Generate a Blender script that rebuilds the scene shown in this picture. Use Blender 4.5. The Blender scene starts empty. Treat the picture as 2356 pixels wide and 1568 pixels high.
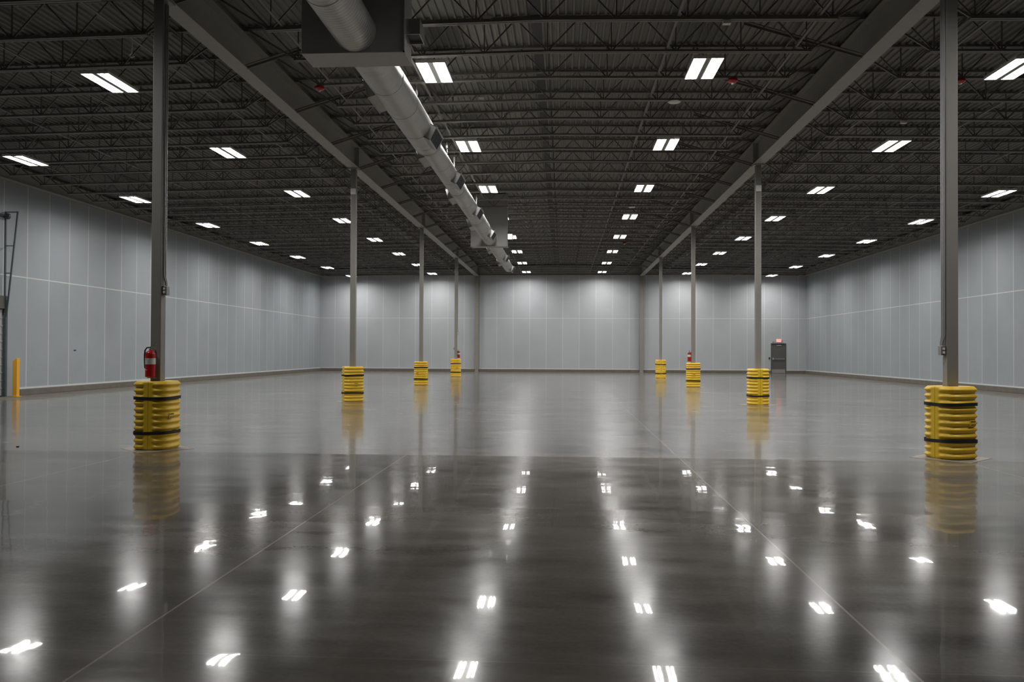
import bpy, math, random
from mathutils import Vector, Matrix
random.seed(7)
PI = math.pi
sc = bpy.context.scene
col = sc.collection

# ------------------------------------------------------------------ camera, world, exposure
F, YAW, PITCH, ROLL = 1899.49, .0614, .0119, .0042
CAM = Vector((.3109, -12.7229, 1.5686))
fw = Vector((-math.sin(YAW)*math.cos(PITCH), math.cos(YAW)*math.cos(PITCH), math.sin(PITCH)))
rt = Vector((math.cos(YAW), math.sin(YAW), 0)); up = rt.cross(fw)
R_ = math.cos(ROLL)*rt + math.sin(ROLL)*up; U_ = -math.sin(ROLL)*rt + math.cos(ROLL)*up
cd = bpy.data.cameras.new('camera'); cam = bpy.data.objects.new('camera', cd); col.objects.link(cam)
cd.sensor_width = 36; cd.lens = F/2356*36; cd.clip_end = 300; cd.clip_start = .05
m = Matrix((R_, U_, -fw)).transposed().to_4x4(); m.translation = CAM
cam.matrix_world = m
sc.camera = cam
w = bpy.data.worlds.new('world'); sc.world = w; w.use_nodes = True
w.node_tree.nodes['Background'].inputs[0].default_value = (.5, .55, .6, 1)
w.node_tree.nodes['Background'].inputs[1].default_value = .004
vs = sc.view_settings
vs.view_transform = 'Standard'; vs.look = 'None'; vs.gamma = 1; vs.use_curve_mapping = False
vs.exposure = 0.0
LAMP = 30.0            # radiance of the fluorescent tubes
STRIP = 36.0           # watts of each reflector strip (four in every high-bay light)
LAMPC = (1.0, .985, .955)
sc.cycles.max_bounces = 6; sc.cycles.diffuse_bounces = 4; sc.cycles.glossy_bounces = 3
sc.cycles.sample_clamp_indirect = 4.0

# ------------------------------------------------------------------ layout constants
B = 12.192; HX = 6.095; WL, WR, WY, NY = -18.01, 18.05, 48.74, -24.0
ROWX = [-15.107, -9.162, -2.317, 3.109, 9.128, 15.038]
ROWZ = [6.96, 7.13, 7.235, 7.225, 7.115, 6.95]
SL = .017; JY0 = .045
def zb(x): return 7.30 - SL*abs(x)          # underside of the joists
def zd(x): return zb(x) + .70               # underside of the roof deck

# ------------------------------------------------------------------ helpers
class MB:
    def __init__(s): s.v = []; s.f = []; s.mi = []; s.m = 0
    def add(s, vs_, fs):
        n = len(s.v); s.v += [tuple(p) for p in vs_]
        for f in fs: s.f.append(tuple(i+n for i in f)); s.mi.append(s.m)
        return s
    def box(s, x0, x1, y0, y1, z0, z1):
        return s.add([(x0,y0,z0),(x1,y0,z0),(x1,y1,z0),(x0,y1,z0),(x0,y0,z1),(x1,y0,z1),(x1,y1,z1),(x0,y1,z1)],
            [(0,3,2,1),(4,5,6,7),(0,1,5,4),(1,2,6,5),(2,3,7,6),(3,0,4,7)])
    def quad(s, a, b, c, d): return s.add([a,b,c,d], [(0,1,2,3)])
    def bar(s, a, b, w_, h_, side=None):     # rectangular bar from a to b
        a = Vector(a); b = Vector(b); d = (b-a).normalized()
        u = Vector(side) if side else (Vector((0,1,0)) if abs(d.y) < .9 else Vector((1,0,0)))
        v = d.cross(u).normalized(); u = v.cross(d).normalized()
        p = []
        for q in (a, b):
            for i, j in ((-1,-1),(1,-1),(1,1),(-1,1)): p.append(q + u*(i*w_/2) + v*(j*h_/2))
        return s.add(p, [(3,2,1,0),(4,5,6,7),(0,1,5,4),(1,2,6,5),(2,3,7,6),(3,0,4,7)])
    def tube(s, pts, r, n=10, caps=True):
        pts = [Vector(p) for p in pts]; rs = r if isinstance(r, (list, tuple)) else [r]*len(pts)
        base = len(s.v); u = None
        for k, p in enumerate(pts):
            d = (pts[min(k+1,len(pts)-1)] - pts[max(k-1,0)]).normalized()
            if u is None:
                u = Vector((0,0,1)) if abs(d.z) < .9 else Vector((1,0,0))
            u = (u - d*u.dot(d)).normalized(); v = d.cross(u)
            for i in range(n):
                a = 2*PI*i/n; s.v.append(tuple(p + (u*math.cos(a) + v*math.sin(a))*rs[k]))
        for k in range(len(pts)-1):
            for i in range(n):
                j = (i+1) % n
                s.f.append((base+k*n+i, base+k*n+j, base+(k+1)*n+j, base+(k+1)*n+i)); s.mi.append(s.m)
        if caps:
            s.f.append(tuple(base+i for i in reversed(range(n)))); s.mi.append(s.m)
            s.f.append(tuple(base+(len(pts)-1)*n+i for i in range(n))); s.mi.append(s.m)
        return s
    def lathe(s, prof, n=24, c=(0,0,0)):
        base = len(s.v)
        for r, z in prof:
            for i in range(n):
                a = 2*PI*i/n; s.v.append((c[0]+r*math.cos(a), c[1]+r*math.sin(a), c[2]+z))
        for k in range(len(prof)-1):
            for i in range(n):
                j = (i+1) % n
                s.f.append((base+k*n+i, base+k*n+j, base+(k+1)*n+j, base+(k+1)*n+i)); s.mi.append(s.m)
        s.f.append(tuple(base+i for i in reversed(range(n)))); s.mi.append(s.m)
        s.f.append(tuple(base+(len(prof)-1)*n+i for i in range(n))); s.mi.append(s.m)
        return s
    def prof(s, pts, y0, y1, closed=False):  # a profile in x,z run along y
        n = len(pts); base = len(s.v)
        s.v += [(x, y0, z) for x, z in pts] + [(x, y1, z) for x, z in pts]
        for i in range(n if closed else n-1):
            j = (i+1) % n
            s.f.append((base+i, base+j, base+n+j, base+n+i)); s.mi.append(s.m)
        if closed:
            s.f.append(tuple(base+i for i in reversed(range(n)))); s.f.append(tuple(base+n+i for i in range(n))); s.mi += [s.m]*2
        return s
    def build(s, name, mats, parent=None, smooth=False, bevel=0):
        me = bpy.data.meshes.new(name); me.from_pydata(s.v, [], s.f)
        for mt in (mats if isinstance(mats, (list, tuple)) else [mats]): me.materials.append(mt)
        me.polygons.foreach_set('material_index', s.mi)
        if smooth: me.polygons.foreach_set('use_smooth', [True]*len(s.f))
        me.update()
        o = bpy.data.objects.new(name, me); col.objects.link(o)
        if smooth:
            md = o.modifiers.new('edges', 'EDGE_SPLIT'); md.split_angle = math.radians(40)
        if bevel:
            bv = o.modifiers.new('bevel', 'BEVEL'); bv.width = bevel; bv.segments = 2; bv.limit_method = 'ANGLE'
        if parent: o.parent = parent
        return o
def tag(o, label=None, cat=None, group=None, kind=None):
    if label: o['label'] = label
    if cat: o['category'] = cat
    if group: o['group'] = group
    if kind: o['kind'] = kind
    return o
def thing(name, loc, label, cat, group=None, rz=0):
    o = bpy.data.objects.new(name, None); col.objects.link(o); o.location = loc; o.rotation_euler = (0, 0, rz)
    o.empty_display_size = .1
    return tag(o, label, cat, group)
def copy_tree(o, parent=None):
    c = o.copy(); col.objects.link(c)
    if parent: c.parent = parent
    for ch in list(o.children): copy_tree(ch, c)
    return c

# ------------------------------------------------------------------ materials
def nmat(name, c, rough=.5, metal=0, spec=.5, noise=0, nscale=3, bump=0, bscale=40):
    mt = bpy.data.materials.new(name); mt.use_nodes = True; nt = mt.node_tree; N = nt.nodes; L = nt.links
    b = N['Principled BSDF']; b.inputs['Roughness'].default_value = rough; b.inputs['Metallic'].default_value = metal
    b.inputs['Specular IOR Level'].default_value = spec
    tc = N.new('ShaderNodeTexCoord')
    n1 = N.new('ShaderNodeTexNoise'); n1.inputs['Scale'].default_value = nscale; n1.inputs['Detail'].default_value = 4
    L.new(tc.outputs['Object'], n1.inputs['Vector'])
    mr = N.new('ShaderNodeMapRange'); mr.inputs['To Min'].default_value = 1-noise; mr.inputs['To Max'].default_value = 1+noise
    L.new(n1.outputs['Fac'], mr.inputs['Value'])
    mx = N.new('ShaderNodeVectorMath'); mx.operation = 'SCALE'; mx.inputs[0].default_value = c
    L.new(mr.outputs['Result'], mx.inputs['Scale']); L.new(mx.outputs['Vector'], b.inputs['Base Color'])
    if bump:
        n2 = N.new('ShaderNodeTexNoise'); n2.inputs['Scale'].default_value = bscale
        L.new(tc.outputs['Object'], n2.inputs['Vector'])
        bp = N.new('ShaderNodeBump'); bp.inputs['Strength'].default_value = bump; bp.inputs['Distance'].default_value = .002
        L.new(n2.outputs['Fac'], bp.inputs['Height']); L.new(bp.outputs['Normal'], b.inputs['Normal'])
    return mt
def emit(name, c, s):
    mt = bpy.data.materials.new(name); mt.use_nodes = True; b = mt.node_tree.nodes['Principled BSDF']
    b.inputs['Base Color'].default_value = (*c, 1); b.inputs['Emission Color'].default_value = (*c, 1); b.inputs['Emission Strength'].default_value = s
    return mt
steel = nmat('painted_grey_steel', (.30, .292, .262), .48, noise=.10, nscale=5)
colsteel = nmat('painted_column_steel', (.235, .225, .205), .42, noise=.07, nscale=4)
joistm = nmat('joist_grey_paint', (.165, .158, .143), .5, noise=.12, nscale=6)
deckm = nmat('deck_grey_paint', (.185, .18, .163), .6, noise=.12, nscale=2)
darkm = nmat('dark_ridge_plate', (.05, .05, .048), .7)
yellow = nmat('yellow_moulded_plastic', (.78, .50, .024), .45, noise=.08, nscale=7, bump=.15, bscale=90)
black = nmat('black_strap_webbing', (.008, .008, .009), .6)
rubber = nmat('black_rubber', (.012, .012, .012), .45)
red = nmat('red_enamel', (.42, .012, .014), .25, noise=.05)
white = nmat('white_enamel', (.72, .72, .70), .4)
label_m = nmat('white_paper_label', (.62, .62, .58), .6)
ink = nmat('dark_ink', (.015, .012, .01), .6)
plate = nmat('grey_metal_box', (.33, .33, .32), .38, metal=.5)
chrome = nmat('bright_metal', (.62, .62, .60), .28, metal=.9)
duct_plate = nmat('galvanised_sheet', (.42, .415, .40), .45, metal=.15, noise=.12, nscale=3)
grille_m = nmat('dark_grille', (.05, .055, .065), .5)
slat_m = nmat('grille_slats', (.16, .17, .19), .45, metal=.4)
doorm = nmat('dark_grey_door_paint', (.085, .08, .075), .45, noise=.05)
concrete = nmat('bare_concrete', (.125, .112, .092), .85, noise=.3, nscale=4, bump=.4, bscale=25)
padm = nmat('column_pad_concrete', (.30, .27, .22), .55, noise=.15, nscale=6)
trimw = nmat('white_base_trim', (.50, .51, .51), .5)
dockm = nmat('white_dock_door', (.50, .52, .52), .5, noise=.04)
trackm = nmat('dark_galvanised_track', (.07, .09, .095), .5, metal=.3)
bollm = nmat('bollard_orange_yellow', (.72, .36, .02), .5, noise=.06)
tube_m = emit('fluorescent_tube', LAMPC, LAMP)
refl_m = nmat('white_lamp_reflector', (.86, .86, .87), .3)
greych = nmat('lamp_centre_channel', (.32, .32, .32), .5)

# spiral duct: ribbed bump round the axis
def duct_mat():
    mt = bpy.data.materials.new('spiral_galvanised_duct'); mt.use_nodes = True; nt = mt.node_tree; N = nt.nodes; L = nt.links
    b = N['Principled BSDF']; b.inputs['Metallic'].default_value = .65; b.inputs['Roughness'].default_value = .40
    tc = N.new('ShaderNodeTexCoord'); sp = N.new('ShaderNodeSeparateXYZ'); L.new(tc.outputs['Object'], sp.inputs[0])
    at = N.new('ShaderNodeMath'); at.operation = 'ARCTAN2'; L.new(sp.outputs['X'], at.inputs[0]); L.new(sp.outputs['Z'], at.inputs[1])
    a1 = N.new('ShaderNodeMath'); a1.operation = 'MULTIPLY'; a1.inputs[1].default_value = 2*PI/.075; L.new(sp.outputs['Y'], a1.inputs[0])
    a2 = N.new('ShaderNodeMath'); a2.operation = 'ADD'; L.new(a1.outputs[0], a2.inputs[0]); L.new(at.outputs[0], a2.inputs[1])
    s = N.new('ShaderNodeMath'); s.operation = 'SINE'; L.new(a2.outputs[0], s.inputs[0])
    pw = N.new('ShaderNodeMath'); pw.operation = 'MAXIMUM'; pw.inputs[1].default_value = .35; L.new(s.outputs[0], pw.inputs[0])
    bp = N.new('ShaderNodeBump'); bp.inputs['Strength'].default_value = .8; bp.inputs['Distance'].default_value = .009
    L.new(pw.outputs[0], bp.inputs['Height']); L.new(bp.outputs['Normal'], b.inputs['Normal'])
    n1 = N.new('ShaderNodeTexNoise'); n1.inputs['Scale'].default_value = 4; L.new(tc.outputs['Object'], n1.inputs['Vector'])
    cr = N.new('ShaderNodeValToRGB'); cr.color_ramp.elements[0].color = (.44,.435,.41,1); cr.color_ramp.elements[1].color = (.58,.575,.55,1)
    L.new(n1.outputs['Fac'], cr.inputs[0]); L.new(cr.outputs[0], b.inputs['Base Color'])
    return mt
duct_m = duct_mat()

# insulated wall panels: pale joints every 1.21 m and one level joint at z = 4
def wall_mat(name, axis, x0, pitch, colour):
    mt = bpy.data.materials.new(name); mt.use_nodes = True; nt = mt.node_tree; N = nt.nodes; L = nt.links
    b = N['Principled BSDF']; b.inputs['Roughness'].default_value = .42; b.inputs['Specular IOR Level'].default_value = .35
    g = N.new('ShaderNodeNewGeometry'); sp = N.new('ShaderNodeSeparateXYZ'); L.new(g.outputs['Position'], sp.inputs[0])
    def math_(op, a, b_=None, c=None):
        n = N.new('ShaderNodeMath'); n.operation = op
        for i, v in enumerate((a, b_, c)):
            if v is None: continue
            if isinstance(v, (int, float)): n.inputs[i].default_value = v
            else: L.new(v, n.inputs[i])
        return n.outputs[0]
    u = math_('DIVIDE', math_('SUBTRACT', sp.outputs[axis], x0), pitch)
    fr = math_('SUBTRACT', u, math_('ROUND', u))
    dist = math_('MULTIPLY', math_('ABSOLUTE', fr), pitch)
    ls = math_('LESS_THAN', dist, .016)
    dz = math_('ABSOLUTE', math_('SUBTRACT', sp.outputs['Z'], 4.0))
    lz = math_('LESS_THAN', dz, .017)
    ln = math_('MAXIMUM', ls, lz)
    # faint vertical fluting and panel tone
    cell = N.new('ShaderNodeTexWhiteNoise'); cell.noise_dimensions = '1D'; L.new(math_('FLOOR', u), cell.inputs['W'])
    tone = math_('MULTIPLY_ADD', cell.outputs['Value'], .07, .965)
    n1 = N.new('ShaderNodeTexNoise'); n1.inputs['Scale'].default_value = .8; n1.inputs['Detail'].default_value = 3; L.new(g.outputs['Position'], n1.inputs['Vector'])
    tone2 = math_('MULTIPLY', tone, math_('MULTIPLY_ADD', n1.outputs['Fac'], .16, .92))
    base = N.new('ShaderNodeVectorMath'); base.operation = 'SCALE'; base.inputs[0].default_value = colour; L.new(tone2, base.inputs['Scale'])
    mix = N.new('ShaderNodeMix'); mix.data_type = 'RGBA'; L.new(ln, mix.inputs['Factor']); L.new(base.outputs[0], mix.inputs[6]); mix.inputs[7].default_value = (.56, .56, .55, 1)
    L.new(mix.outputs[2], b.inputs['Base Color'])
    bp = N.new('ShaderNodeBump'); bp.inputs['Strength'].default_value = .5; bp.inputs['Distance'].default_value = .004
    L.new(math_('SUBTRACT', 1.0, ln), bp.inputs['Height']); L.new(bp.outputs['Normal'], b.inputs['Normal'])
    return mt
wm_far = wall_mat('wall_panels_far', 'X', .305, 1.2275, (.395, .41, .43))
wm_left = wall_mat('wall_panels_left', 'Y', 14.46, 1.2105, (.290, .317, .335))  # bluish panels; colour also lowered to imitate lens vignetting at the sides
wm_right = wall_mat('wall_panels_right', 'Y', 20.97, 1.2245, (.290, .317, .335))  # same lowered colour, vignetting put into the panel tone

# polished concrete: dark glossy near slab, hazier slab beyond the first pair of columns
def floor_mat():
    mt = bpy.data.materials.new('polished_concrete'); mt.use_nodes = True; nt = mt.node_tree; N = nt.nodes; L = nt.links
    b = N['Principled BSDF']
    g = N.new('ShaderNodeNewGeometry'); sp = N.new('ShaderNodeSeparateXYZ'); L.new(g.outputs['Position'], sp.inputs[0])
    def M(op, *a):
        n = N.new('ShaderNodeMath'); n.operation = op
        for i, v in enumerate(a):
            if isinstance(v, (int, float)): n.inputs[i].default_value = v
            else: L.new(v, n.inputs[i])
        return n.outputs[0]
    def noise(scale, det=3, sx=1, sy=1, rough=.5):
        mp = N.new('ShaderNodeMapping'); mp.inputs['Scale'].default_value = (sx, sy, 1); L.new(g.outputs['Position'], mp.inputs['Vector'])
        n = N.new('ShaderNodeTexNoise'); n.inputs['Scale'].default_value = scale; n.inputs['Detail'].default_value = det; n.inputs['Roughness'].default_value = rough
        L.new(mp.outputs[0], n.inputs['Vector']); return n.outputs['Fac']
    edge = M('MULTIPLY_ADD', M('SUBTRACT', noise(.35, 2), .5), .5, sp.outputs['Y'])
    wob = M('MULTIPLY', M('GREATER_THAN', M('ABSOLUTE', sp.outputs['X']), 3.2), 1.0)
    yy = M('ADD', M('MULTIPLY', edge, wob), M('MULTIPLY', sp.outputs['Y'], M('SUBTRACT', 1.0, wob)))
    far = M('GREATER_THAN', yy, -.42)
    # joints
    P = 4.064
    def joint(c, off, w_):
        u = M('DIVIDE', M('SUBTRACT', c, off), P)
        return M('LESS_THAN', M('MULTIPLY', M('ABSOLUTE', M('SUBTRACT', u, M('ROUND', u))), P), w_)
    jx = joint(sp.outputs['X'], 2.03, .0075)
    jy = joint(sp.outputs['Y'], -.42, .006)
    jl = M('MULTIPLY', M('MAXIMUM', jx, M('MULTIPLY', jy, .14)), 1.0)
    # worn, dusty band along the foot of the walls
    dw = M('MINIMUM', M('MINIMUM', M('SUBTRACT', sp.outputs['X'], WL), M('SUBTRACT', WR, sp.outputs['X'])), M('SUBTRACT', WY, sp.outputs['Y']))
    dust = M('SUBTRACT', 1.0, M('SMOOTH_MIN', 1.0, M('MAXIMUM', 0.0, M('DIVIDE', M('SUBTRACT', M('ADD', dw, M('MULTIPLY', M('SUBTRACT', noise(1.2, 4), .5), 1.6)), .75), 1.2)), .1))
    # mottling
    big = noise(.6, 5, .30, 1, .6); mid = noise(2.2, 5, .35, 1, .65); fine = noise(30, 3)
    tone = M('MULTIPLY_ADD', M('SUBTRACT', big, .5), 1.9, M('MULTIPLY_ADD', M('SUBTRACT', mid, .5), .8, M('MULTIPLY_ADD', M('SUBTRACT', fine, .5), .35, 1.0)))
    tone = M('MAXIMUM', tone, .4)
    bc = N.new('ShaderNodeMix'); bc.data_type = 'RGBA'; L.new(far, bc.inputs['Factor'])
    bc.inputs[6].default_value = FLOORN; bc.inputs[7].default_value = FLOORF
    sc_ = N.new('ShaderNodeVectorMath'); sc_.operation = 'SCALE'; L.new(bc.outputs[2], sc_.inputs[0]); L.new(tone, sc_.inputs['Scale'])
    jm = N.new('ShaderNodeMix'); jm.data_type = 'RGBA'; L.new(jl, jm.inputs['Factor']); L.new(sc_.outputs[0], jm.inputs[6]); jm.inputs[7].default_value = (.34,.31,.27,1)
    dm = N.new('ShaderNodeMix'); dm.data_type = 'RGBA'; L.new(M('MULTIPLY', dust, .8), dm.inputs['Factor']); L.new(jm.outputs[2], dm.inputs[6]); dm.inputs[7].default_value = (.115, .095, .073, 1)
    L.new(dm.outputs[2], b.inputs['Base Color'])
    r = M('ADD', M('MULTIPLY_ADD', far, RF-RN, RN), M('MULTIPLY', M('SUBTRACT', mid, .5), .22))
    L.new(M('ADD', M('MAXIMUM', r, .08), M('MULTIPLY', dust, .45)), b.inputs['Roughness'])
    L.new(M('MULTIPLY_ADD', far, .32, .06), b.inputs['Specular IOR Level'])
    b.inputs['Coat Weight'].default_value = 1
    L.new(M('MULTIPLY', M('MULTIPLY_ADD', far, CWF-CWN, CWN), M('SUBTRACT', 1.0, M('MULTIPLY', dust, .9))), b.inputs['Coat Weight'])
    L.new(M('MULTIPLY_ADD', far, CRF-CRN, CRN), b.inputs['Coat Roughness'])
    b.inputs['Coat IOR'].default_value = 1.45
    # slab waviness
    def curl(c, off, amp, ln_):
        u = M('DIVIDE', M('SUBTRACT', c, off), P)
        dd_ = M('MULTIPLY', M('ABSOLUTE', M('SUBTRACT', u, M('ROUND', u))), P)
        return M('MULTIPLY', M('POWER', 2.71828, M('DIVIDE', dd_, -ln_)), amp)
    h = M('ADD', M('ADD', M('MULTIPLY', noise(.9, 1), .0016), M('MULTIPLY', noise(3.0, 1), .0007)),
          M('ADD', M('MULTIPLY', curl(sp.outputs['Y'], -.42, .0034, .55), M('MULTIPLY_ADD', M('GREATER_THAN', sp.outputs['Y'], -6.5), .85, .15)), curl(sp.outputs['X'], 2.03, .0008, .5)))
    bp = N.new('ShaderNodeBump'); bp.inputs['Strength'].default_value = 1; bp.inputs['Distance'].default_value = 1.0
    L.new(h, bp.inputs['Height']); L.new(bp.outputs['Normal'], b.inputs['Normal']); L.new(bp.outputs['Normal'], b.inputs['Coat Normal'])
    return mt
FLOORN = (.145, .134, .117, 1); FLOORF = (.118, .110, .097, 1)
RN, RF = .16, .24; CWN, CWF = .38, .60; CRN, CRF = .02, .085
floor_m = floor_mat()

# ------------------------------------------------------------------ the setting
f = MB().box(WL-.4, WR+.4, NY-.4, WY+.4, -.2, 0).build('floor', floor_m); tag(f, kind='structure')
padc = []
for sx in (-1, 1):
    for i in range(4):
        c = (sx*HX, i*B); h = .60
        q = MB(); vs_ = [(c[0]-h, c[1], .0), (c[0], c[1]-h, .0), (c[0]+h, c[1], .0), (c[0], c[1]+h, .0)]
        q.add(vs_ + [(x, y, .003) for x, y, z in vs_], [(0,1,2,3)[::-1], (4,5,6,7), (0,1,5,4), (1,2,6,5), (2,3,7,6), (3,0,4,7)])
        q.build('column_pad', padm, f)
def wall(name, b, mt): return tag(b.build(name, mt), kind='structure')
T = .2
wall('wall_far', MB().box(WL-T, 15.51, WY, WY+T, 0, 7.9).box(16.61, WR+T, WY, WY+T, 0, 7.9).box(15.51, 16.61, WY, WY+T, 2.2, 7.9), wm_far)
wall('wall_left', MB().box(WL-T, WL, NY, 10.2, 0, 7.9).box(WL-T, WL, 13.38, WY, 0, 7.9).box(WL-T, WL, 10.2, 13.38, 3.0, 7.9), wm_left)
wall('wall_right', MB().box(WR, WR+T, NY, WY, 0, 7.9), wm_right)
wall('wall_near', MB().box(WL-T, WR+T, NY-T, NY, 0, 8.2), wm_far)
# concrete kerbs with a white channel on top
def kerb(name, *b):
    o = MB()
    for x0, x1, y0, y1 in b: o.box(x0, x1, y0, y1, 0, .205)
    k = o.build(name, concrete, bevel=.012); tag(k, kind='structure')
    t = MB()
    for x0, x1, y0, y1 in b:
        if x1-x0 > y1-y0: t.box(x0, x1, y1-.05, y1-.005, .207, .232).box(x0, x1, y1-.03, y1-.002, .232, .262)
        elif x0 < 0: t.box(x0+.005, x0+.05, y0, y1, .207, .232).box(x0+.002, x0+.03, y0, y1, .232, .262)
        else: t.box(x1-.05, x1-.005, y0, y1, .207, .232).box(x1-.03, x1-.002, y0, y1, .232, .262)
    t.build('base_channel', trimw, k)
kerb('baseboard_far', (WL+.14, 15.49, WY-.14, WY), (16.63, WR-.14, WY-.14, WY))
kerb('baseboard_left', (WL, WL+.14, 13.95, WY)); kerb('baseboard_right', (WR-.14, WR, NY, WY))
# roof deck: ribs run away from the camera
dk = MB(); prof = []
p = .1524; n = int((WR-WL+.4)/p)
xs = [WL-.2+i*p for i in range(n+1)]
for x in xs:
    for dx, dz in ((0, .038), (.088, .038), (.100, 0), (.140, 0)):
        prof.append((x+dx, zd(x+dx)+dz))
dk.prof(prof, NY-.2, WY+.3)
rf = [(xs[0], zd(xs[0])+.05), (0, zd(0)+.05), (xs[-1]+.15, zd(xs[-1])+.05), (xs[-1]+.15, zd(xs[-1])+.2), (0, zd(0)+.2), (xs[0], zd(xs[0])+.2)]
dk.prof(rf, NY-.2, WY+.3, True)
deck = tag(dk.build('ceiling', deckm), kind='structure')
MB().box(-.33, -.13, NY, WY, zd(0)-.006, zd(0)+.02).build('ridge_plate', darkm, deck)

# ------------------------------------------------------------------ girders
def girder(x, side):
    g = thing('roof_girder', (x, 0, 7.13), f'deep grey steel I-beam girder over the {side} row of columns', 'beam', 'long girders over the column rows')
    y0, y1 = NY, WY-.02; H = zd(x)-.10-7.13
    MB().box(-.16, .16, y0, y1, 0, .022).build('bottom_flange', steel, g)
    MB().box(-.16, .16, y0, y1, H-.022, H).build('top_flange', steel, g)
    MB().box(-.007, .007, y0, y1, .022, H-.022).build('web', steel, g)
    for i in range(5):
        yy = i*B if i < 4 else WY-.17
        for s in (-1, 1):
            MB().box(*sorted((s*.008, s*.15)), yy-.008, yy+.008, .022, H-.022).build('stiffener', steel, g)
girder(-HX, 'left'); girder(HX, 'right')
def edge_beam(name, label, b):
    o = b.build(name, steel); tag(o, label, 'beam')
eb = MB()
for (x, lab) in ((WL+.16, 'left'), (WR-.16, 'right')):
    z = 7.09; H = zd(x)-.13-z
    o = MB().box(x-.13, x+.13, NY, WY-.3, z, z+.02).box(x-.13, x+.13, NY, WY-.3, z+H-.02, z+H).box(x-.006, x+.006, NY, WY-.3, z+.02, z+H-.02)
    tag(o.build('edge_beam', steel), f'dark steel edge beam along the top of the {lab} wall', 'beam')
for x0, x1, lab in ((WL+.02, -HX-.17, 'left of the left girder'), (-HX+.17, HX-.17, 'between the two girders'), (HX+.17, WR-.02, 'right of the right girder')):
    z = 7.19; zt = min(zd(x0), zd(x1))-.06
    o = MB().box(x0, x1, WY-.26, WY-.02, z, z+.02).box(x0, x1, WY-.26, WY-.02, zt-.02, zt).box(x0, x1, WY-.146, WY-.134, z+.02, zt-.02)
    tag(o.build('edge_beam', steel), f'dark edge beam along the top of the far wall, {lab}', 'beam')

# ------------------------------------------------------------------ bar joists
def joist_parts(root, nodes, xa, xb, ca, cb):
    """nodes: bottom panel points; xa..xb top chord; ca..cb bottom chord"""
    def P(x, top): return (x, 0, (zd(x)-.03) if top else zb(x)+.025)
    tc = MB()
    cuts = [xa] + ([0] if xa < 0 < xb else []) + [xb]
    for a, b in zip(cuts, cuts[1:]):
        for s in (-.032, .032): tc.bar((a, s, zd(a)-.03), (b, s, zd(b)-.03), .046, .05, (0,1,0))
    tc.build('top_chord', joistm, root)
    bc = MB(); cuts = [ca] + ([0] if ca < 0 < cb else []) + [cb]
    for a, b in zip(cuts, cuts[1:]):
        for s in (-.034, .034): bc.bar((a, s, zb(a)+.022), (b, s, zb(b)+.022), .050, .044, (0,1,0))
    bc.build('bottom_chord', joistm, root)
    wb = MB(); half = (nodes[1]-nodes[0])/2
    for x in nodes:
        wb.bar(P(x, 0), P(x, 1), .022, .022)
        for s in (-1, 1):
            if xa+.1 < x+s*half < xb-.1: wb.bar(P(x, 0), P(x+s*half, 1), .026, .026)
    wb.bar(P(ca+.05, 0), (xa+.12, 0, zd(xa)-.06), .034, .034); wb.bar(P(cb-.05, 0), (xb-.12, 0, zd(xb)-.06), .034, .034)
    wb.build('web', joistm, root)
    MB().box(xa, xa+.14, -.06, .06, zd(xa)-.10, zd(xa)-.055).build('bearing_seat', joistm, root)
    MB().box(xb-.14, xb, -.06, .06, zd(xb)-.10, zd(xb)-.055).build('bearing_seat', joistm, root)
c_nodes = [1.22*k for k in range(-4, 5)]
l_nodes = [-12.1+1.22*k for k in range(-4, 5)]
r_nodes = [12.1+1.22*k for k in range(-4, 5)]
protos = {}
for key, (nodes, xa, xb, ca, cb) in dict(
        centre=(c_nodes, -5.98, 5.98, -4.95, 4.95),
        left=(l_nodes, WL+.05, -6.10, -17.1, -7.13),
        right=(r_nodes, 6.10, WR-.05, 7.13, 17.1)).items():
    r = thing('bar_joist', (0, 0, 0), '', 'joist'); joist_parts(r, nodes, xa, xb, ca, cb); protos[key] = r
ORD = ['first', 'second', 'third', 'fourth', 'fifth', 'sixth', 'seventh', 'eighth', 'ninth', 'tenth']
PAIR = ['the nearest pair of columns', 'the second pair of columns', 'the third pair of columns', 'the farthest pair of columns']
BAY = dict(centre='central aisle', left='left aisle', right='right aisle')
JY = [JY0+1.524*k for k in range(-5, 32)]
used = set()
for key in protos:
    for k in range(-5, 32):
        y = JY0+1.524*k
        o = protos[key] if key not in used else copy_tree(protos[key])
        used.add(key); o.location = (0, y, 0)
        o['category'] = 'joist'
        if k < 0:
            o['label'] = f'steel bar joist, {BAY[key]}, nearer than the first columns'
            o['group'] = f'bar joists above the frame, {key} aisle'
        else:
            q = min(k//8, 3); n = k-8*q
            where = f'directly above {PAIR[q]}' if n == 0 else f'{ORD[n-1]} beyond {PAIR[q]}'
            o['label'] = f'steel bar joist, {BAY[key]}, {where}'
            o['group'] = f'bar joists, {key} aisle'
# knee braces from the girder flange up to the joists' top chords
kb = {}
for s in (-1, 1):
    for side in (-1,):       # towards the middle
        a = (s*(HX-.12) if side < 0 else s*(HX+.12), 0, 7.165)
        xe = s*3.75 if side < 0 else s*8.35
        lab = ('left' if s < 0 else 'right'); io = 'inner' if side < 0 else 'outer'
        pr = None
        for k in range(-1, 15):
            y = JY0+1.524*2*k
            yy = y+.075
            if pr is None:
                b_ = MB(); b_.bar(a, (xe, 0, zd(xe)-.085), .09, .012).bar((a[0], .04, a[2]), (xe, .04, zd(xe)-.085), .012, .09)
                pr = b_.build('knee_brace', joistm); o = pr
            else:
                o = pr.copy(); col.objects.link(o)
            o.location = (0, yy, 0)
            tag(o, f'thin steel brace rising from the {io} side of the {lab} girder to a joist', 'brace', f'knee braces on the {io} side of the {lab} girder')
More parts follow.
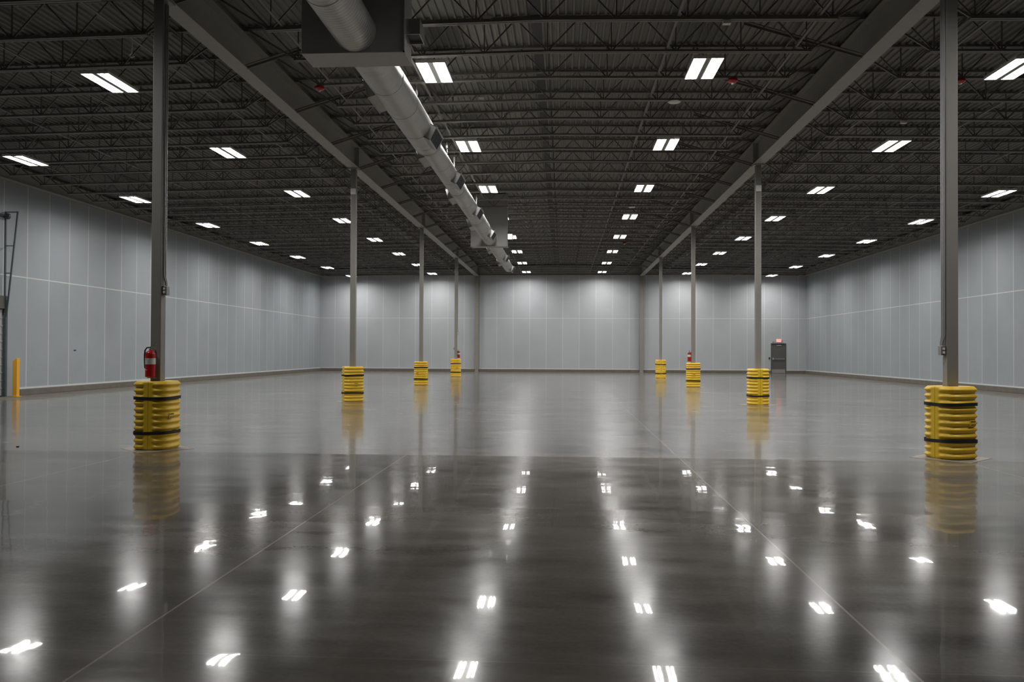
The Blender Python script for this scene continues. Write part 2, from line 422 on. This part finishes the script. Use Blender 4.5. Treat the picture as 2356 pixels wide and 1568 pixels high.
# bridging angles running across the joists
for x, lab in ((-15.4,'nearest the left wall'),(-12.75,'over the middle of the left aisle'),(-10.15,'left aisle, second from the left girder'),(-7.55,'just outside the left girder'),
               (-4.65,'just inside the left girder'),(-2.69,'above the duct'),(2.27,'right of the middle of the aisle'),(4.65,'just inside the right girder'),
               (7.55,'just outside the right girder'),(10.15,'right aisle, second from the right girder'),(12.75,'over the middle of the right aisle'),(15.4,'nearest the right wall')):
    o = MB(); x2 = x-.20 if x == -2.69 else x+.20
    for ya, yb in (((-8, -1.25), (-.58, 20.45), (21.13, WY-.3)) if x == -2.69 else ((-8, WY-.3),)):
        o.box(x-.022, x+.022, ya, yb, zb(x)+.050, zb(x)+.055).box(x-.022, x-.017, ya, yb, zb(x)+.055, zb(x)+.09)
        o.box(x2, x2+.044, ya, yb, zd(x)-.066, zd(x)-.061).box(x2, x2+.005, ya, yb, zd(x)-.10, zd(x)-.066)
    tag(o.build('bridging_angle', joistm), f'thin bridging angle running lengthwise over the joists, {lab}', 'bridging', 'bridging angles across the joists')

# ------------------------------------------------------------------ columns and their guards
def column(x, y, label):
    c = thing('steel_column', (x, y, 0), label, 'column', 'square steel columns'); h = .0825
    MB().box(-h, h, -h, h, .02, 7.10).build('shaft', colsteel, c, bevel=.012)
    MB().box(-.17, .17, -.17, .17, .004, .02).build('base_plate', colsteel, c)
    MB().box(-.15, .15, -.17, .17, 7.10, 7.13).build('cap_plate', colsteel, c)
    return c
names = {(-1,0):'nearest of the left row, red extinguisher on its front', (-1,1):'second column of the left row', (-1,2):'third column of the left row', (-1,3):'farthest free-standing column of the left row',
         (1,0):'nearest column of the right row, with three conduits', (1,1):'second column of the right row', (1,2):'third column of the right row, red extinguisher at its left', (1,3):'farthest free-standing column of the right row'}
for (s, i), nm in names.items():
    column(s*HX, i*B, 'square grey steel column, '+nm)
for s, lab in ((-1, 'left'), (1, 'right')):
    c = thing('wall_column', (s*HX, WY-.15, 0), f'grey steel column standing against the far wall under the end of the {lab} girder', 'column', 'columns at the far wall')
    MB().box(-.13, .13, -.09, -.075, .02, 7.13).box(-.13, .13, .075, .09, .02, 7.13).box(-.008, .008, -.075, .075, .02, 7.13).build('shaft', colsteel, c)
    MB().box(-.17, .17, -.13, .13, .0, .02).build('base_plate', colsteel, c)

# yellow guard: two moulded halves, eleven horizontal ribs, flat band at each seam, two straps
GH = 1.067
def guard_r(a, z, grow=0):
    """outer radius: a rounded square with ribs that fade towards the two seams at a = -90 and +90 degrees"""
    n = 3.1; R = .312
    c, s = abs(math.cos(a)), abs(math.sin(a))
    r = R/((c**n + s**n)**(1/n))
    dseam = abs(r*math.cos(a)) if c < .62 else 1
    rib = min(1, max(0, (dseam-.065)/.05)); rib = rib*rib*(3-2*rib)
    ph = (z/GH)*11
    g = .5-.5*math.cos(2*PI*ph)          # 0 in the groove, 1 on the crest
    g = g**1.15
    d = -.030*(1-g)*rib - .012*(1-rib)
    e = 0
    if z < .02: e = -.012*(1-z/.02)
    if z > GH-.02: e = -.014*(1-(GH-z)/.02)
    return r+d+e+grow
def guard(name_rot, x, y, rot, label, lab_a, ab=-.55):
    g = thing('column_guard', (x, y, .003), label, 'column guard', 'yellow guards round the column feet', rz=rot)
    NZ = 110; NA = 48
    for half in (0, 1):
        b = MB(); a0 = -PI/2 + half*PI + .010; a1 = a0 + PI - .020
        for k in range(NZ+1):
            z = GH*k/NZ
            for i in range(NA+1):
                a = a0 + (a1-a0)*i/NA; r = guard_r(a, z); b.v.append((r*math.cos(a), r*math.sin(a), z))
        W = NA+1
        for k in range(NZ):
            for i in range(NA): b.f.append((k*W+i, k*W+i+1, (k+1)*W+i+1, (k+1)*W+i)); b.mi.append(0)
        base = len(b.v)      # inner faces round the column
        for z in (0, GH):
            for i in range(NA+1):
                a = a0 + (a1-a0)*i/NA; c, s = abs(math.cos(a)), abs(math.sin(a)); r = .095/max(c, s)
                b.v.append((r*math.cos(a), r*math.sin(a), z))
        top = NZ*W
        for i in range(NA):
            b.f.append((top+i, top+i+1, base+W+i+1, base+W+i)); b.f.append((i+1, i, base+i, base+i+1)); b.f.append((base+i+1, base+i, base+W+i, base+W+i+1)); b.mi += [0]*3
        for i in (0, NA):
            loop = [k*W+i for k in range(NZ+1)] + [base+W+i, base+i]
            b.f.append(tuple(loop if i == NA else reversed(loop))); b.mi.append(0)
        b.build('guard_half', yellow, g, smooth=True)
    for zc in (.268, .805):
        b = MB(); n = 72; hh = .024
        for k, (dz, gr) in enumerate(((-hh, .0), (-hh, .004), (hh, .004), (hh, .0))):
            for i in range(n):
                a = 2*PI*i/n
                r0 = max(guard_r(a, zc+d) for d in (-hh, 0, hh))
                # the strap bridges grooves, so it follows the crest outline
                nn = 3.1; c, s = abs(math.cos(a)), abs(math.sin(a)); r1 = .3115/((c**nn+s**nn)**(1/nn))
                r = (r1 if abs(r1*math.cos(a)) > .115 or c > .62 else r1-.012*(1-min(1, max(0, (abs(r1*math.cos(a))-.065)/.05)))) + gr - (.006 if gr == 0 else 0)
                sag = .006*math.sin(a*2+zc*9)
                b.v.append((r*math.cos(a), r*math.sin(a), zc+dz+sag))
        for k in range(3):
            for i in range(n):
                j = (i+1) % n; b.f.append((k*n+i, k*n+j, (k+1)*n+j, (k+1)*n+i)); b.mi.append(0)
        st = b.build('strap', black, g, smooth=True)
        rr = guard_r(ab, .4878)+.006
        bk = MB().box(-.055, .055, -.006, .012, -.034, .030).build('buckle', black, st, bevel=.004)
        ca, sa = math.cos(ab), math.sin(ab); kx = math.copysign(abs(ca)**2.1, ca); ky = math.copysign(abs(sa)**2.1, sa)
        bk.location = (rr*ca, rr*sa, zc+.006*math.sin(ab*2+zc*9)); bk.rotation_euler = (0, 0, math.atan2(ky, kx)+PI/2)
    # small moulded-in sticker: a smooth pad with two rows of tiny dark marks
    lr = guard_r(lab_a, GH*5.5/11)
    b = MB().box(-.058, .058, -.009, .002, -.042, .042)
    st = b.build('sticker', yellow, g, bevel=.004)
    ca, sa = math.cos(lab_a), math.sin(lab_a); kx = math.copysign(abs(ca)**2.1, ca); ky = math.copysign(abs(sa)**2.1, sa)
    st.location = (ca*(lr-.006), sa*(lr-.006), .535); st.rotation_euler = (0, 0, math.atan2(ky, kx)+PI/2)
    mk = MB(); random.seed(3)
    for zz, hh in ((.024, .008), (-.024, .007)):
        xx = -.050
        while xx < .044:
            w_ = random.choice((.008, .010, .012)); mk.box(xx, xx+w_, -.0102, -.0092, zz-hh, zz+hh*random.choice((.6, 1, 1))); xx += w_+.003
    mk.build('printed_marks', ink, st)
    return g
def g_label(t): return 'ribbed yellow column guard with black straps, '+t
guard('', -HX, 0, 0, g_label('round the nearest left column, below the extinguisher'), math.radians(-26), -.10)
guard('', HX, 0, math.radians(-68), g_label('round the nearest right column, largest in view'), math.radians(18), 1.2)
guard('', -HX, B, math.radians(-55), g_label('round the second left column'), math.radians(0), 1.2)
guard('', -HX, 2*B, PI/2, g_label('round the third left column'), math.radians(180-20))
guard('', -HX, 3*B, PI/2, g_label('round the farthest left column'), math.radians(200))
guard('', HX, B, 0, g_label('round the second right column'), math.radians(20), -2.45)
guard('', HX, 2*B, PI/2, g_label('round the third right column, an extinguisher above it'), math.radians(180))
guard('', HX, 3*B, 0, g_label('round the farthest right column'), math.radians(150))

# ------------------------------------------------------------------ fire extinguishers
def extinguisher(x, y, rz, label):
    e = thing('fire_extinguisher', (x, y, 1.13), label, 'fire extinguisher', 'red extinguishers on columns', rz)
    pr = [(.055, 0), (.074, .008), (.076, .03), (.076, .36)] + [(.076*math.cos(t*PI/16), .36+.062*math.sin(t*PI/16)) for t in range(1, 7)] + [(.022, .425)]
    MB().lathe(pr, 28).build('cylinder', red, e, smooth=True)
    MB().lathe([(.0768, .205), (.0768, .30)], 28).build('label_band', label_m, e, smooth=True)
    mk = MB()
    for k in range(5):
        a = -PI/2 + (k-2)*.30
        for zz in (.232, .262, .285):
            if (k+int(zz*100)) % 3: mk.box(.0772*math.cos(a)-.005, .0772*math.cos(a)+.004, .0778*math.sin(a)-.001, .0778*math.sin(a)+.001, zz-.0035, zz+.0035)
    mk.build('printed_marks', ink, e)
    d = MB(); d.add([(-.052, -.0585, .125), (-.03, -.0735, .138), (.002, -.0772, .125), (-.03, -.0735, .112)], [(0, 3, 2, 1)]).build('diamond_mark', label_m, e)
    MB().lathe([(.022, .42), (.022, .445), (.016, .45), (.016, .475)], 16).build('valve', chrome, e, smooth=True)
    hd = MB(); hd.bar((-.02, 0, .47), (.085, 0, .512), .022, .006).bar((-.02, 0, .462), (.075, 0, .448), .022, .006).build('handle', chrome, e)
    MB().tube([(-.015, 0, .468), (-.06, -.0, .462), (-.088, 0, .42), (-.095, 0, .34), (-.092, 0, .22), (-.086, 0, .14)], .011, 10).build('hose', rubber, e, smooth=True)
    MB().box(-.03, .03, .070, .0875, .10, .44).box(-.05, .05, .0, .0875, -.012, -.002).build('bracket', plate, e)
    return e
extinguisher(-HX-.035, -.17, 0, 'red fire extinguisher with a white band on the front of the nearest left column')
extinguisher(HX-.17, 2*B, -PI/2, 'red fire extinguisher on the left side of the third right column')
extinguisher(-HX+.17, 3*B, PI/2, 'small red fire extinguisher at the right side of the farthest left column')

# ------------------------------------------------------------------ conduits, sockets
def conduit(x, y, side, ztop, zbox, n, label, spread=.052):
    """EMT runs down the face of a column that looks in direction side (x)"""
    c = thing('electrical_conduit', (x, y, 0), label, 'conduit')
    for k in range(n):
        yy = (k-(n-1)/2)*spread
        MB().tube([(side*.020, yy, ztop), (side*.020, yy, zbox+.22), (side*.045, yy*.6, zbox+.12), (side*.045, yy*.6, zbox+.06)], .0135, 8).build('pipe', plate, c, smooth=True)
    bx = MB().box(*sorted((side*.002, side*.075)), -.055, .055, zbox-.07, zbox+.07).build('outlet_box', plate, c, bevel=.005)
    MB().box(*sorted((side*.01, side*.068)), -.062, -.0555, zbox-.06, zbox+.06).build('cover_plate', chrome, bx)
    MB().box(side*.04-.018, side*.04+.018, -.066, -.0625, zbox+.01, zbox+.045).box(side*.04-.018, side*.04+.018, -.066, -.0625, zbox-.045, zbox-.01).build('socket', label_m, bx)
    return c
conduit(-HX+.0825, 0, 1, 7.05, 2.50, 2, 'grey conduits ending in an outlet box on the right side of the nearest left column')
conduit(HX-.0825, 0, -1, 7.05, 1.60, 3, 'three grey conduits with a low outlet box on the nearest right column')
conduit(-HX+.0825, 3*B, 1, 7.05, 2.62, 1, 'thin conduit with a small box on the right side of the farthest left column')
for x, y, t in ((-HX, B, 'left'), (HX, B, 'right')):
    o = MB().box(x-.075, x+.075, y-.125, y-.083, 6.32, 6.50).build('junction_box', white, bevel=.006)
    tag(o, f'small pale box high on the front of the second {t} column', 'junction box')
o = MB().box(-HX-.15, -HX-.083, 3*B-.05, 3*B+.05, 1.62, 1.74).build('junction_box', plate, bevel=.005); tag(o, 'tiny grey box low on the left side of the farthest left column', 'junction box')

# ------------------------------------------------------------------ high-bay fluorescent lights
strip_data = bpy.data.lights.new('lamp_glow', 'AREA'); strip_data.shape = 'RECTANGLE'; strip_data.size = .055; strip_data.size_y = 1.12
strip_data.energy = STRIP; strip_data.color = LAMPC; strip_data.spread = math.radians(163)
def make_light():
    r = thing('high_bay_light', (0, 0, 0), '', 'ceiling light')
    h = MB(); L_ = .61
    for s in (-1, 1):
        pf = [(.052, .0), (.062, .050), (.082, .074), (.112, .082), (.142, .074), (.160, .048), (.170, .040), (.180, .048), (.198, .074), (.228, .082), (.258, .074), (.276, .050), (.288, .0)]
        pts = [(s*x, z*.62) for x, z in pf]
        h.prof(pts, -L_+.01, L_-.01)
    h.build('reflector', refl_m, r)
    c = MB(); c.box(-.292, .292, -L_, -L_+.006, -.002, .055).box(-.292, .292, L_-.006, L_, -.002, .055)
    c.box(-.292, .292, -L_, L_, .054, .060).box(-.292, -.288, -L_, L_, 0, .055).box(.288, .292, -L_, L_, 0, .055).box(-.10, .10, -.4, .4, .060, .10)
    c.build('housing', white, r)
    MB().box(-.050, .050, -L_+.01, L_-.01, .014, .050).build('ballast_cover', greych, r)
    for s in (-1, 1): MB().box(s*.034-.004, s*.034+.004, -L_+.01, L_-.01, .004, .016).build('cover_rib', refl_m, r)
    for x in (-.228, -.112, .112, .228):
        MB().tube([(x, -L_+.03, .0215), (x, L_-.03, .0215)], .0165, 6, caps=False).build('lamp_tube', tube_m, r)
    for x in (-.228, -.112, .112, .228):
        ld = strip_data
        lo = bpy.data.objects.new('lamp_glow', ld); col.objects.link(lo); lo.parent = r; lo.location = (x, 0, .003)
    for y in (-.45, .45):
        w_ = MB(); w_.bar((-.2, y, .06), (0, y, .34), .006, .006).bar((.2, y, .06), (0, y, .34), .006, .006).bar((0, y, .34), (0, y, .72), .006, .006)
        w_.build('hanger', plate, r)
    return r
lp = make_light(); first = True
RN_ = ['of the row along the left wall', 'of the row just left of the left girder', 'of the row just right of the duct', 'in the right-hand row of the central aisle', 'of the row just right of the right girder', 'of the row along the right wall']
for j, (x, z) in enumerate(zip(ROWX, ROWZ)):
    cnt = 0
    for i in range(-1, 8):
        if i == -1 and j == 2 or i < 1 and j in (0, 5): continue
        y = 3.95+i*B/2
        if j in (5,) and i == 1 or i < 0: vis = False
        else: vis = True
        o = lp if first else copy_tree(lp); first = False
        o.location = (x, y, z); o['category'] = 'ceiling light'
        if vis:
            cnt += 1
            o['label'] = f"lit twin-strip ceiling light, {ORD[cnt-1] if cnt > 1 else 'nearest'} {RN_[j]}"
            o['group'] = 'high-bay lights in the room'
        else:
            o['label'] = 'lit twin-strip ceiling light outside the picture'; o['group'] = 'lights outside the picture'

# ------------------------------------------------------------------ spiral duct with registers and the two plenum boxes
DX, DZ = -2.65, 6.10
def duct_run(y0, y1, secs, label, regs, endcap=False):
    d = thing('spiral_duct', (DX, y0, DZ), label, 'duct')
    y = y0
    for k, (ya, yb, r) in enumerate(secs):
        pts = []; rs = []; yy = ya
        NS = max(1, round((yb-ya)/1.5)); st = (yb-ya)/NS
        for q in range(NS):
            a = ya+q*st
            for dy, dr in ((0, .004), (.02, .004), (.021, 0), (st-.001, 0)): pts.append((0, a+dy-y0, 0)); rs.append(r+dr)
        pts.append((0, yb-y0, 0)); rs.append(r+.004)
        MB().tube(pts, rs, 40, caps=(k == len(secs)-1)).build('duct_section', duct_m, d, smooth=True)
        if k < len(secs)-1:
            ny, nr = secs[k+1][0], secs[k+1][2]
            MB().tube([(0, yb-y0, 0), (0, yb-y0+.03, 0), (0, ny-y0-.03, 0), (0, ny-y0, 0)], [r+.006, r+.006, nr+.006, nr+.006], 40, caps=False).build('reducer', duct_plate, d, smooth=True)
    def rad(yq):
        for ya, yb, r in secs:
            if ya-.6 <= yq <= yb: return r
        return secs[-1][2]
    for s, yq in regs:
        r = rad(yq); e = MB(); Lr = .92; hh = .15; out = .10
        # built facing +x, then tipped a little downwards
        e.box(r-.12, r+out, 0, Lr, -hh, -hh+.012).box(r-.12, r+out, 0, Lr, hh-.012, hh).box(r-.12, r+out, 0, .012, -hh, hh).box(r-.12, r+out, Lr-.012, Lr, -hh, hh)
        e.box(r+out-.008, r+out+.004, -.015, Lr+.015, -hh-.015, -hh+.022).box(r+out-.008, r+out+.004, -.015, Lr+.015, hh-.022, hh+.015)
        e.box(r+out-.008, r+out+.004, -.015, .022, -hh, hh).box(r+out-.008, r+out+.004, Lr-.022, Lr+.015, -hh, hh)
        g = e.build('register', duct_plate, d)
        q = MB(); q.box(r+out-.03, r+out-.024, .014, Lr-.014, -hh+.014, hh-.014); qg = q.build('grille_backing', grille_m, g)
        q = MB()
        for t in range(9):
            zz = -hh+.035+t*.029; q.box(r+out-.018, r+out-.004, .02, Lr-.02, zz-.004, zz+.004)
        for t in range(3): q.box(r+out-.016, r+out-.002, Lr*(t+1)/4-.006, Lr*(t+1)/4+.006, -hh+.014, hh-.014)
        q.build('grille', slat_m, g)
        tip = .50 if s > 0 else .30
        g.rotation_euler = (0, tip, 0) if s > 0 else (0, tip, PI)
        g.location = (0, yq-y0 + (0 if s > 0 else Lr), 0)
        if s < 0: g.rotation_euler = (0, tip, PI)
    return d
duct_run(-9.0, -1.205, [(-9.0, -1.205, .300)], 'large round spiral steel duct running towards the camera from the near plenum box', [])
duct_run(-.61, 20.5, [(-.61, 5.0, .305), (5.35, 10.0, .240), (10.4, 15.2, .246), (15.6, 20.495, .275)],
    'long round spiral steel duct with grille registers between the two plenum boxes', [(1, 3.6), (1, 8.1), (1, 13.1), (1, 18.0), (-1, 1.0), (-1, 5.55), (-1, 10.45), (-1, 15.75)])
duct_run(21.1, 32.2, [(21.105, 27.2, .262), (27.6, 32.2, .235)], 'farthest short round spiral steel duct beyond the far plenum box', [(1, 26.0), (1, 31.2), (-1, 22.8), (-1, 28.2)])
def plenum(y, label):
    p_ = thing('plenum_box', (DX, y, 5.79), label, 'duct box'); hw = .70; D = .58; H = zd(3.5)-5.79-.03
    b = MB().box(-.78, hw, 0, D, 0, H); b.build('casing', duct_plate, p_, bevel=.008)
    s = MB()
    for z in (.43, .85, 1.3): s.box(hw-.52, hw-.001, -.004, .001, z, z+.008)
    s.box(hw-.012, hw+.012, -.012, D+.012, -.004, .012).box(-.792, hw+.012, -.012, .004, -.004, .016).box(hw-.004, hw+.012, -.012, .004, 0, H).build('seam_flange', duct_plate, p_)
    r = MB(); x1 = hw+.21; za, zb_ = .29, .50
    r.box(hw, x1, .10, .112, za, zb_).box(hw, x1, .488, .50, za, zb_).box(x1-.012, x1, .112, .488, za, zb_).box(hw, x1, .10, .50, zb_, zb_+.012)
    rg = r.build('side_hood', chrome, p_)
    MB().box(hw+.002, x1-.014, .114, .486, za+.04, za+.05).build('grille_backing', grille_m, rg)
    return p_
plenum(-1.20, 'big square sheet-metal plenum box on the duct, near the top of the picture')
plenum(20.51, 'square sheet-metal plenum box on the duct, farther away beside the lights')
for k, (yj, r) in enumerate(((JY0+1.524*3, .305), (JY0+1.524*6, .240), (JY0+1.524*7, .246), (JY0+1.524*11, .275), (JY0+1.524*15, .262), (JY0+1.524*19, .235))):
    h_ = thing('duct_hanger', (DX, yj, DZ), 'thin wire duct hanger with a clip, ' + ('nearest one', 'second one', 'third one', 'fourth one', 'fifth one, beyond the far plenum box', 'last one, over the duct end')[k], 'hanger', 'wire hangers of the duct')
    zt = zb(DX)-DZ
    MB().tube([(-.16, 0, math.sqrt(r*r-.16**2)), (-.16, 0, zt)], .004, 6).build('wire', chrome, h_)
    MB().box(-.175, -.145, -.012, .012, zt-.42, zt-.30).tube([(-.16, 0, zt-.30), (-.142, 0, zt-.26), (-.142, 0, zt-.18), (-.16, 0, zt-.14), (-.178, 0, zt-.18), (-.178, 0, zt-.26), (-.16, 0, zt-.30)], .005, 6).build('clip', chrome, h_)
    ring = MB().tube([(0, -.015, 0), (0, .015, 0)], r+.009, 40, caps=False); ring.build('strap', chrome, h_, smooth=True)

# ------------------------------------------------------------------ things on the ceiling
def strobe(x, y, label):
    z = zb(x)
    s = thing('fire_alarm_strobe', (x, y, z), label, 'fire alarm', 'red alarm strobes under the joists')
    MB().lathe([(.03, -.0), (.09, -.01), (.105, -.03), (.105, -.055), (.06, -.085)], 20).build('base', red, s, smooth=True)
    MB().lathe([(.028, -.085), (.028, -.105), (.012, -.12)], 14).build('lens', label_m, s, smooth=True)
strobe(3.82, 4.617, 'red round alarm strobe under a joist right of the central lights')
strobe(-4.91, 4.617, 'red round alarm strobe under a joist between the left girder and the duct')
strobe(8.4, 4.617, 'tiny red alarm strobe just right of the nearest right column')
strobe(3.5, 30.525, 'tiny red alarm strobe far off by the central right lights')
strobe(9.6, 27.477, 'tiny red alarm strobe far off in the right aisle')
def disc(x, y, label):
    z = zb(x)
    o = thing('access_point', (x, y, z-.002), label, 'access point', 'round white access points')
    MB().lathe([(.02, 0), (.135, -.005), (.145, -.02), (.125, -.036), (.05, -.042)], 28).build('shell', white, o, smooth=True)
disc(2.82, 6.141, 'round white disc under a joist below the nearest right-hand central light')
disc(3.0, 19.857, 'round white disc far off between the central lights')
def sensor(x, y, z, label):
    o = MB().box(x-.07, x+.07, y-.05, y+.05, z, z+.07).build('sensor_box', white, bevel=.01)
    tag(o, label, 'sensor', 'small pale boxes on the ceiling')
    return o
sensor(3.10, 1.569, zb(3)-.07, 'small white box under the nearest joist right of centre')
sensor(-1.03, 1.569, zb(1)+.055, 'small grey box on the nearest joist left of centre')
sensor(-1.57, 6.141, zb(1.57)+.055, 'small pale box on a joist just right of the first duct grille')
sensor(8.5, 7.665, zb(8.45)-.07, 'small pale box under a joist in the right aisle')
sensor(3.3, 9.189, zb(3.07)-.07, 'small dark-edged box under a joist beyond the round white disc')
o = thing('hanging_rod', (-7.42, 1.569, zb(7.42)), 'short pale rod with a hook hanging from a joist beside the nearest left column', 'rod')
MB().tube([(0,0,.02),(0,0,-.30)], .012, 8).build('rod', white, o); MB().tube([(0,0,-.30),(-.04,0,-.34),(.0,0,-.38),(.05,0,-.36)], .014, 8).build('hook', white, o)

# ------------------------------------------------------------------ exit door in the far wall
d = MB().box(15.55, 16.57, WY+.02, WY+.065, .01, 2.16).build('door_1', doorm); tag(d, kind='structure')
MB().box(15.58, 16.54, WY+.014, WY+.02, .02, .30).build('kick_plate', plate, d)
MB().box(15.69, 16.45, WY-.05, WY-.02, 1.03, 1.08).build('panic_bar', plate, d)
MB().box(15.62, 15.71, WY-.055, WY+.02, 1.0, 1.14).box(16.43, 16.48, WY-.05, WY+.02, 1.02, 1.09).build('latch', chrome, d)
MB().box(15.93, 16.27, WY-.02, WY+.02, 2.0, 2.07).build('door_closer', plate, d)
fr = MB().box(15.51, 15.55, WY-.03, WY+.10, 0, 2.20).box(16.57, 16.61, WY-.03, WY+.10, 0, 2.20).box(15.55, 16.57, WY-.03, WY+.10, 2.16, 2.20)
tag(fr.build('trim_1', doorm), kind='structure')
ex = thing('exit_sign', (16.07, WY-.02, 2.28), 'small glowing red exit sign above the grey door in the far wall', 'exit sign')
MB().box(-.17, .17, -.05, .018, 0, .22).build('housing', emit('sign_face', (.95, .42, .38), .55), ex, bevel=.006)
tx = bpy.data.curves.new('lettering', 'FONT'); tx.body = 'EXIT'; tx.size = .15; tx.align_x = 'CENTER'; tx.align_y = 'CENTER'; tx.extrude = .002; tx.materials.append(emit('exit_letters', (1, .06, .04), 5.0))
tmp = bpy.data.objects.new('tmp', tx); col.objects.link(tmp)
bpy.context.view_layer.update()
me = bpy.data.meshes.new_from_object(tmp.evaluated_get(bpy.context.evaluated_depsgraph_get())); bpy.data.objects.remove(tmp)
to = bpy.data.objects.new('lettering', me); col.objects.link(to); to.parent = ex; to.location = (0, -.053, .11); to.rotation_euler = (PI/2, 0, 0)
for s in (-1, 1):
    h = MB().tube([(s*.24, -.10, .10), (s*.24, -.03, .10)], [.045, .035], 14); h.box(min(s*.17, s*.24), max(s*.17, s*.24), -.04, -.02, .09, .11)
    h.build('lamp_head', plate, ex)
o = MB().box(15.62, 15.72, WY-.06, WY-.0, 2.26, 2.34).build('motion_sensor', plate, bevel=.01); tag(o, 'small dark box above the left corner of the exit door', 'sensor')
o = MB().box(15.35, 15.45, WY-.05, WY, 1.04, 1.18).build('card_reader', rubber, bevel=.01); tag(o, 'small dark card reader on the wall left of the exit door', 'card reader')

# ------------------------------------------------------------------ dock door at the left edge
dd = MB()
npan = 11; y0, y1 = 10.3, 13.28
for k in range(npan):
    z0 = .03+k*.256
    dd.box(WL-.09, WL-.05, y0, y1, z0, z0+.236); dd.box(WL-.09, WL-.025, y0, y1, z0+.236, z0+.256)
do = dd.build('door_2', dockm); tag(do, kind='structure')
MB().box(WL-.09, WL+.0, y0, y1, 2.85, 3.0).box(WL+.001, WL+.05, y0, y1, 2.88, 3.30).build('door_header', doorm, do)
MB().box(WL-.05, WL-.02, y0, y1, .005, .03).build('bottom_seal', rubber, do)
tr = thing('door_track', (WL, 13.30, 0), 'tall dark steel lift track with slanted brace and spring drum beside the dock door', 'door track')
MB().box(.0, .07, .0, .09, 0, 3.3).box(.0, .035, .0, .05, 3.3, 6.08).build('rail', trackm, tr)
MB().bar((.06, .03, 2.6), (.42, .03, 6.08), .04, .04).build('slanted_brace', trackm, tr)
for z in (3.15, 4.05, 4.95, 6.06): MB().bar((.03, .03, z), (.06+.36*(z-2.6)/3.48, .03, z), .03, .03).build('cross_bar', trackm, tr)
MB().tube([(.09, -.07, 5.92), (.09, .03, 5.92)], .10, 20).build('cable_drum', trackm, tr, smooth=True)
MB().tube([(.09, -3.0, 5.92), (.09, -.05, 5.92)], .015, 8).tube([(.20, -3.0, 5.98), (.09, .02, 5.94)], .010, 6).tube([(.09, -.85, 5.92), (.09, -.45, 5.92)], .05, 12).build('shaft', trackm, tr)
bo = thing('bollard', (WL+.36, 13.42, 0), 'short orange-yellow steel bollard with a slanted top beside the dock door', 'bollard')
b = MB(); h = .075
b.add([(-h,-h,0),(h,-h,0),(h,h,0),(-h,h,0),(-h,-h,1.16),(h,-h,1.27),(h,h,1.27),(-h,h,1.16)], [(0,3,2,1),(4,5,6,7),(0,1,5,4),(1,2,6,5),(2,3,7,6),(3,0,4,7)]).build('post', bollm, bo, bevel=.006)
MB().box(-.12, .12, -.12, .12, 0, .012).build('base_plate', bollm, bo)
# small marks
o = MB().box(WL, WL+.01, 17.2, 17.34, 1.50, 1.54).build('wall_tag', nmat('dark_blue_tag', (.01, .02, .10), .5)); tag(o, 'tiny dark blue mark on the left wall', 'tag')
o = MB().box(-8.40, -8.36, -.03, .0, .0, .015).build('debris', rubber, bevel=.005); tag(o, 'tiny dark scrap lying on the floor left of the nearest left column', 'scrap')
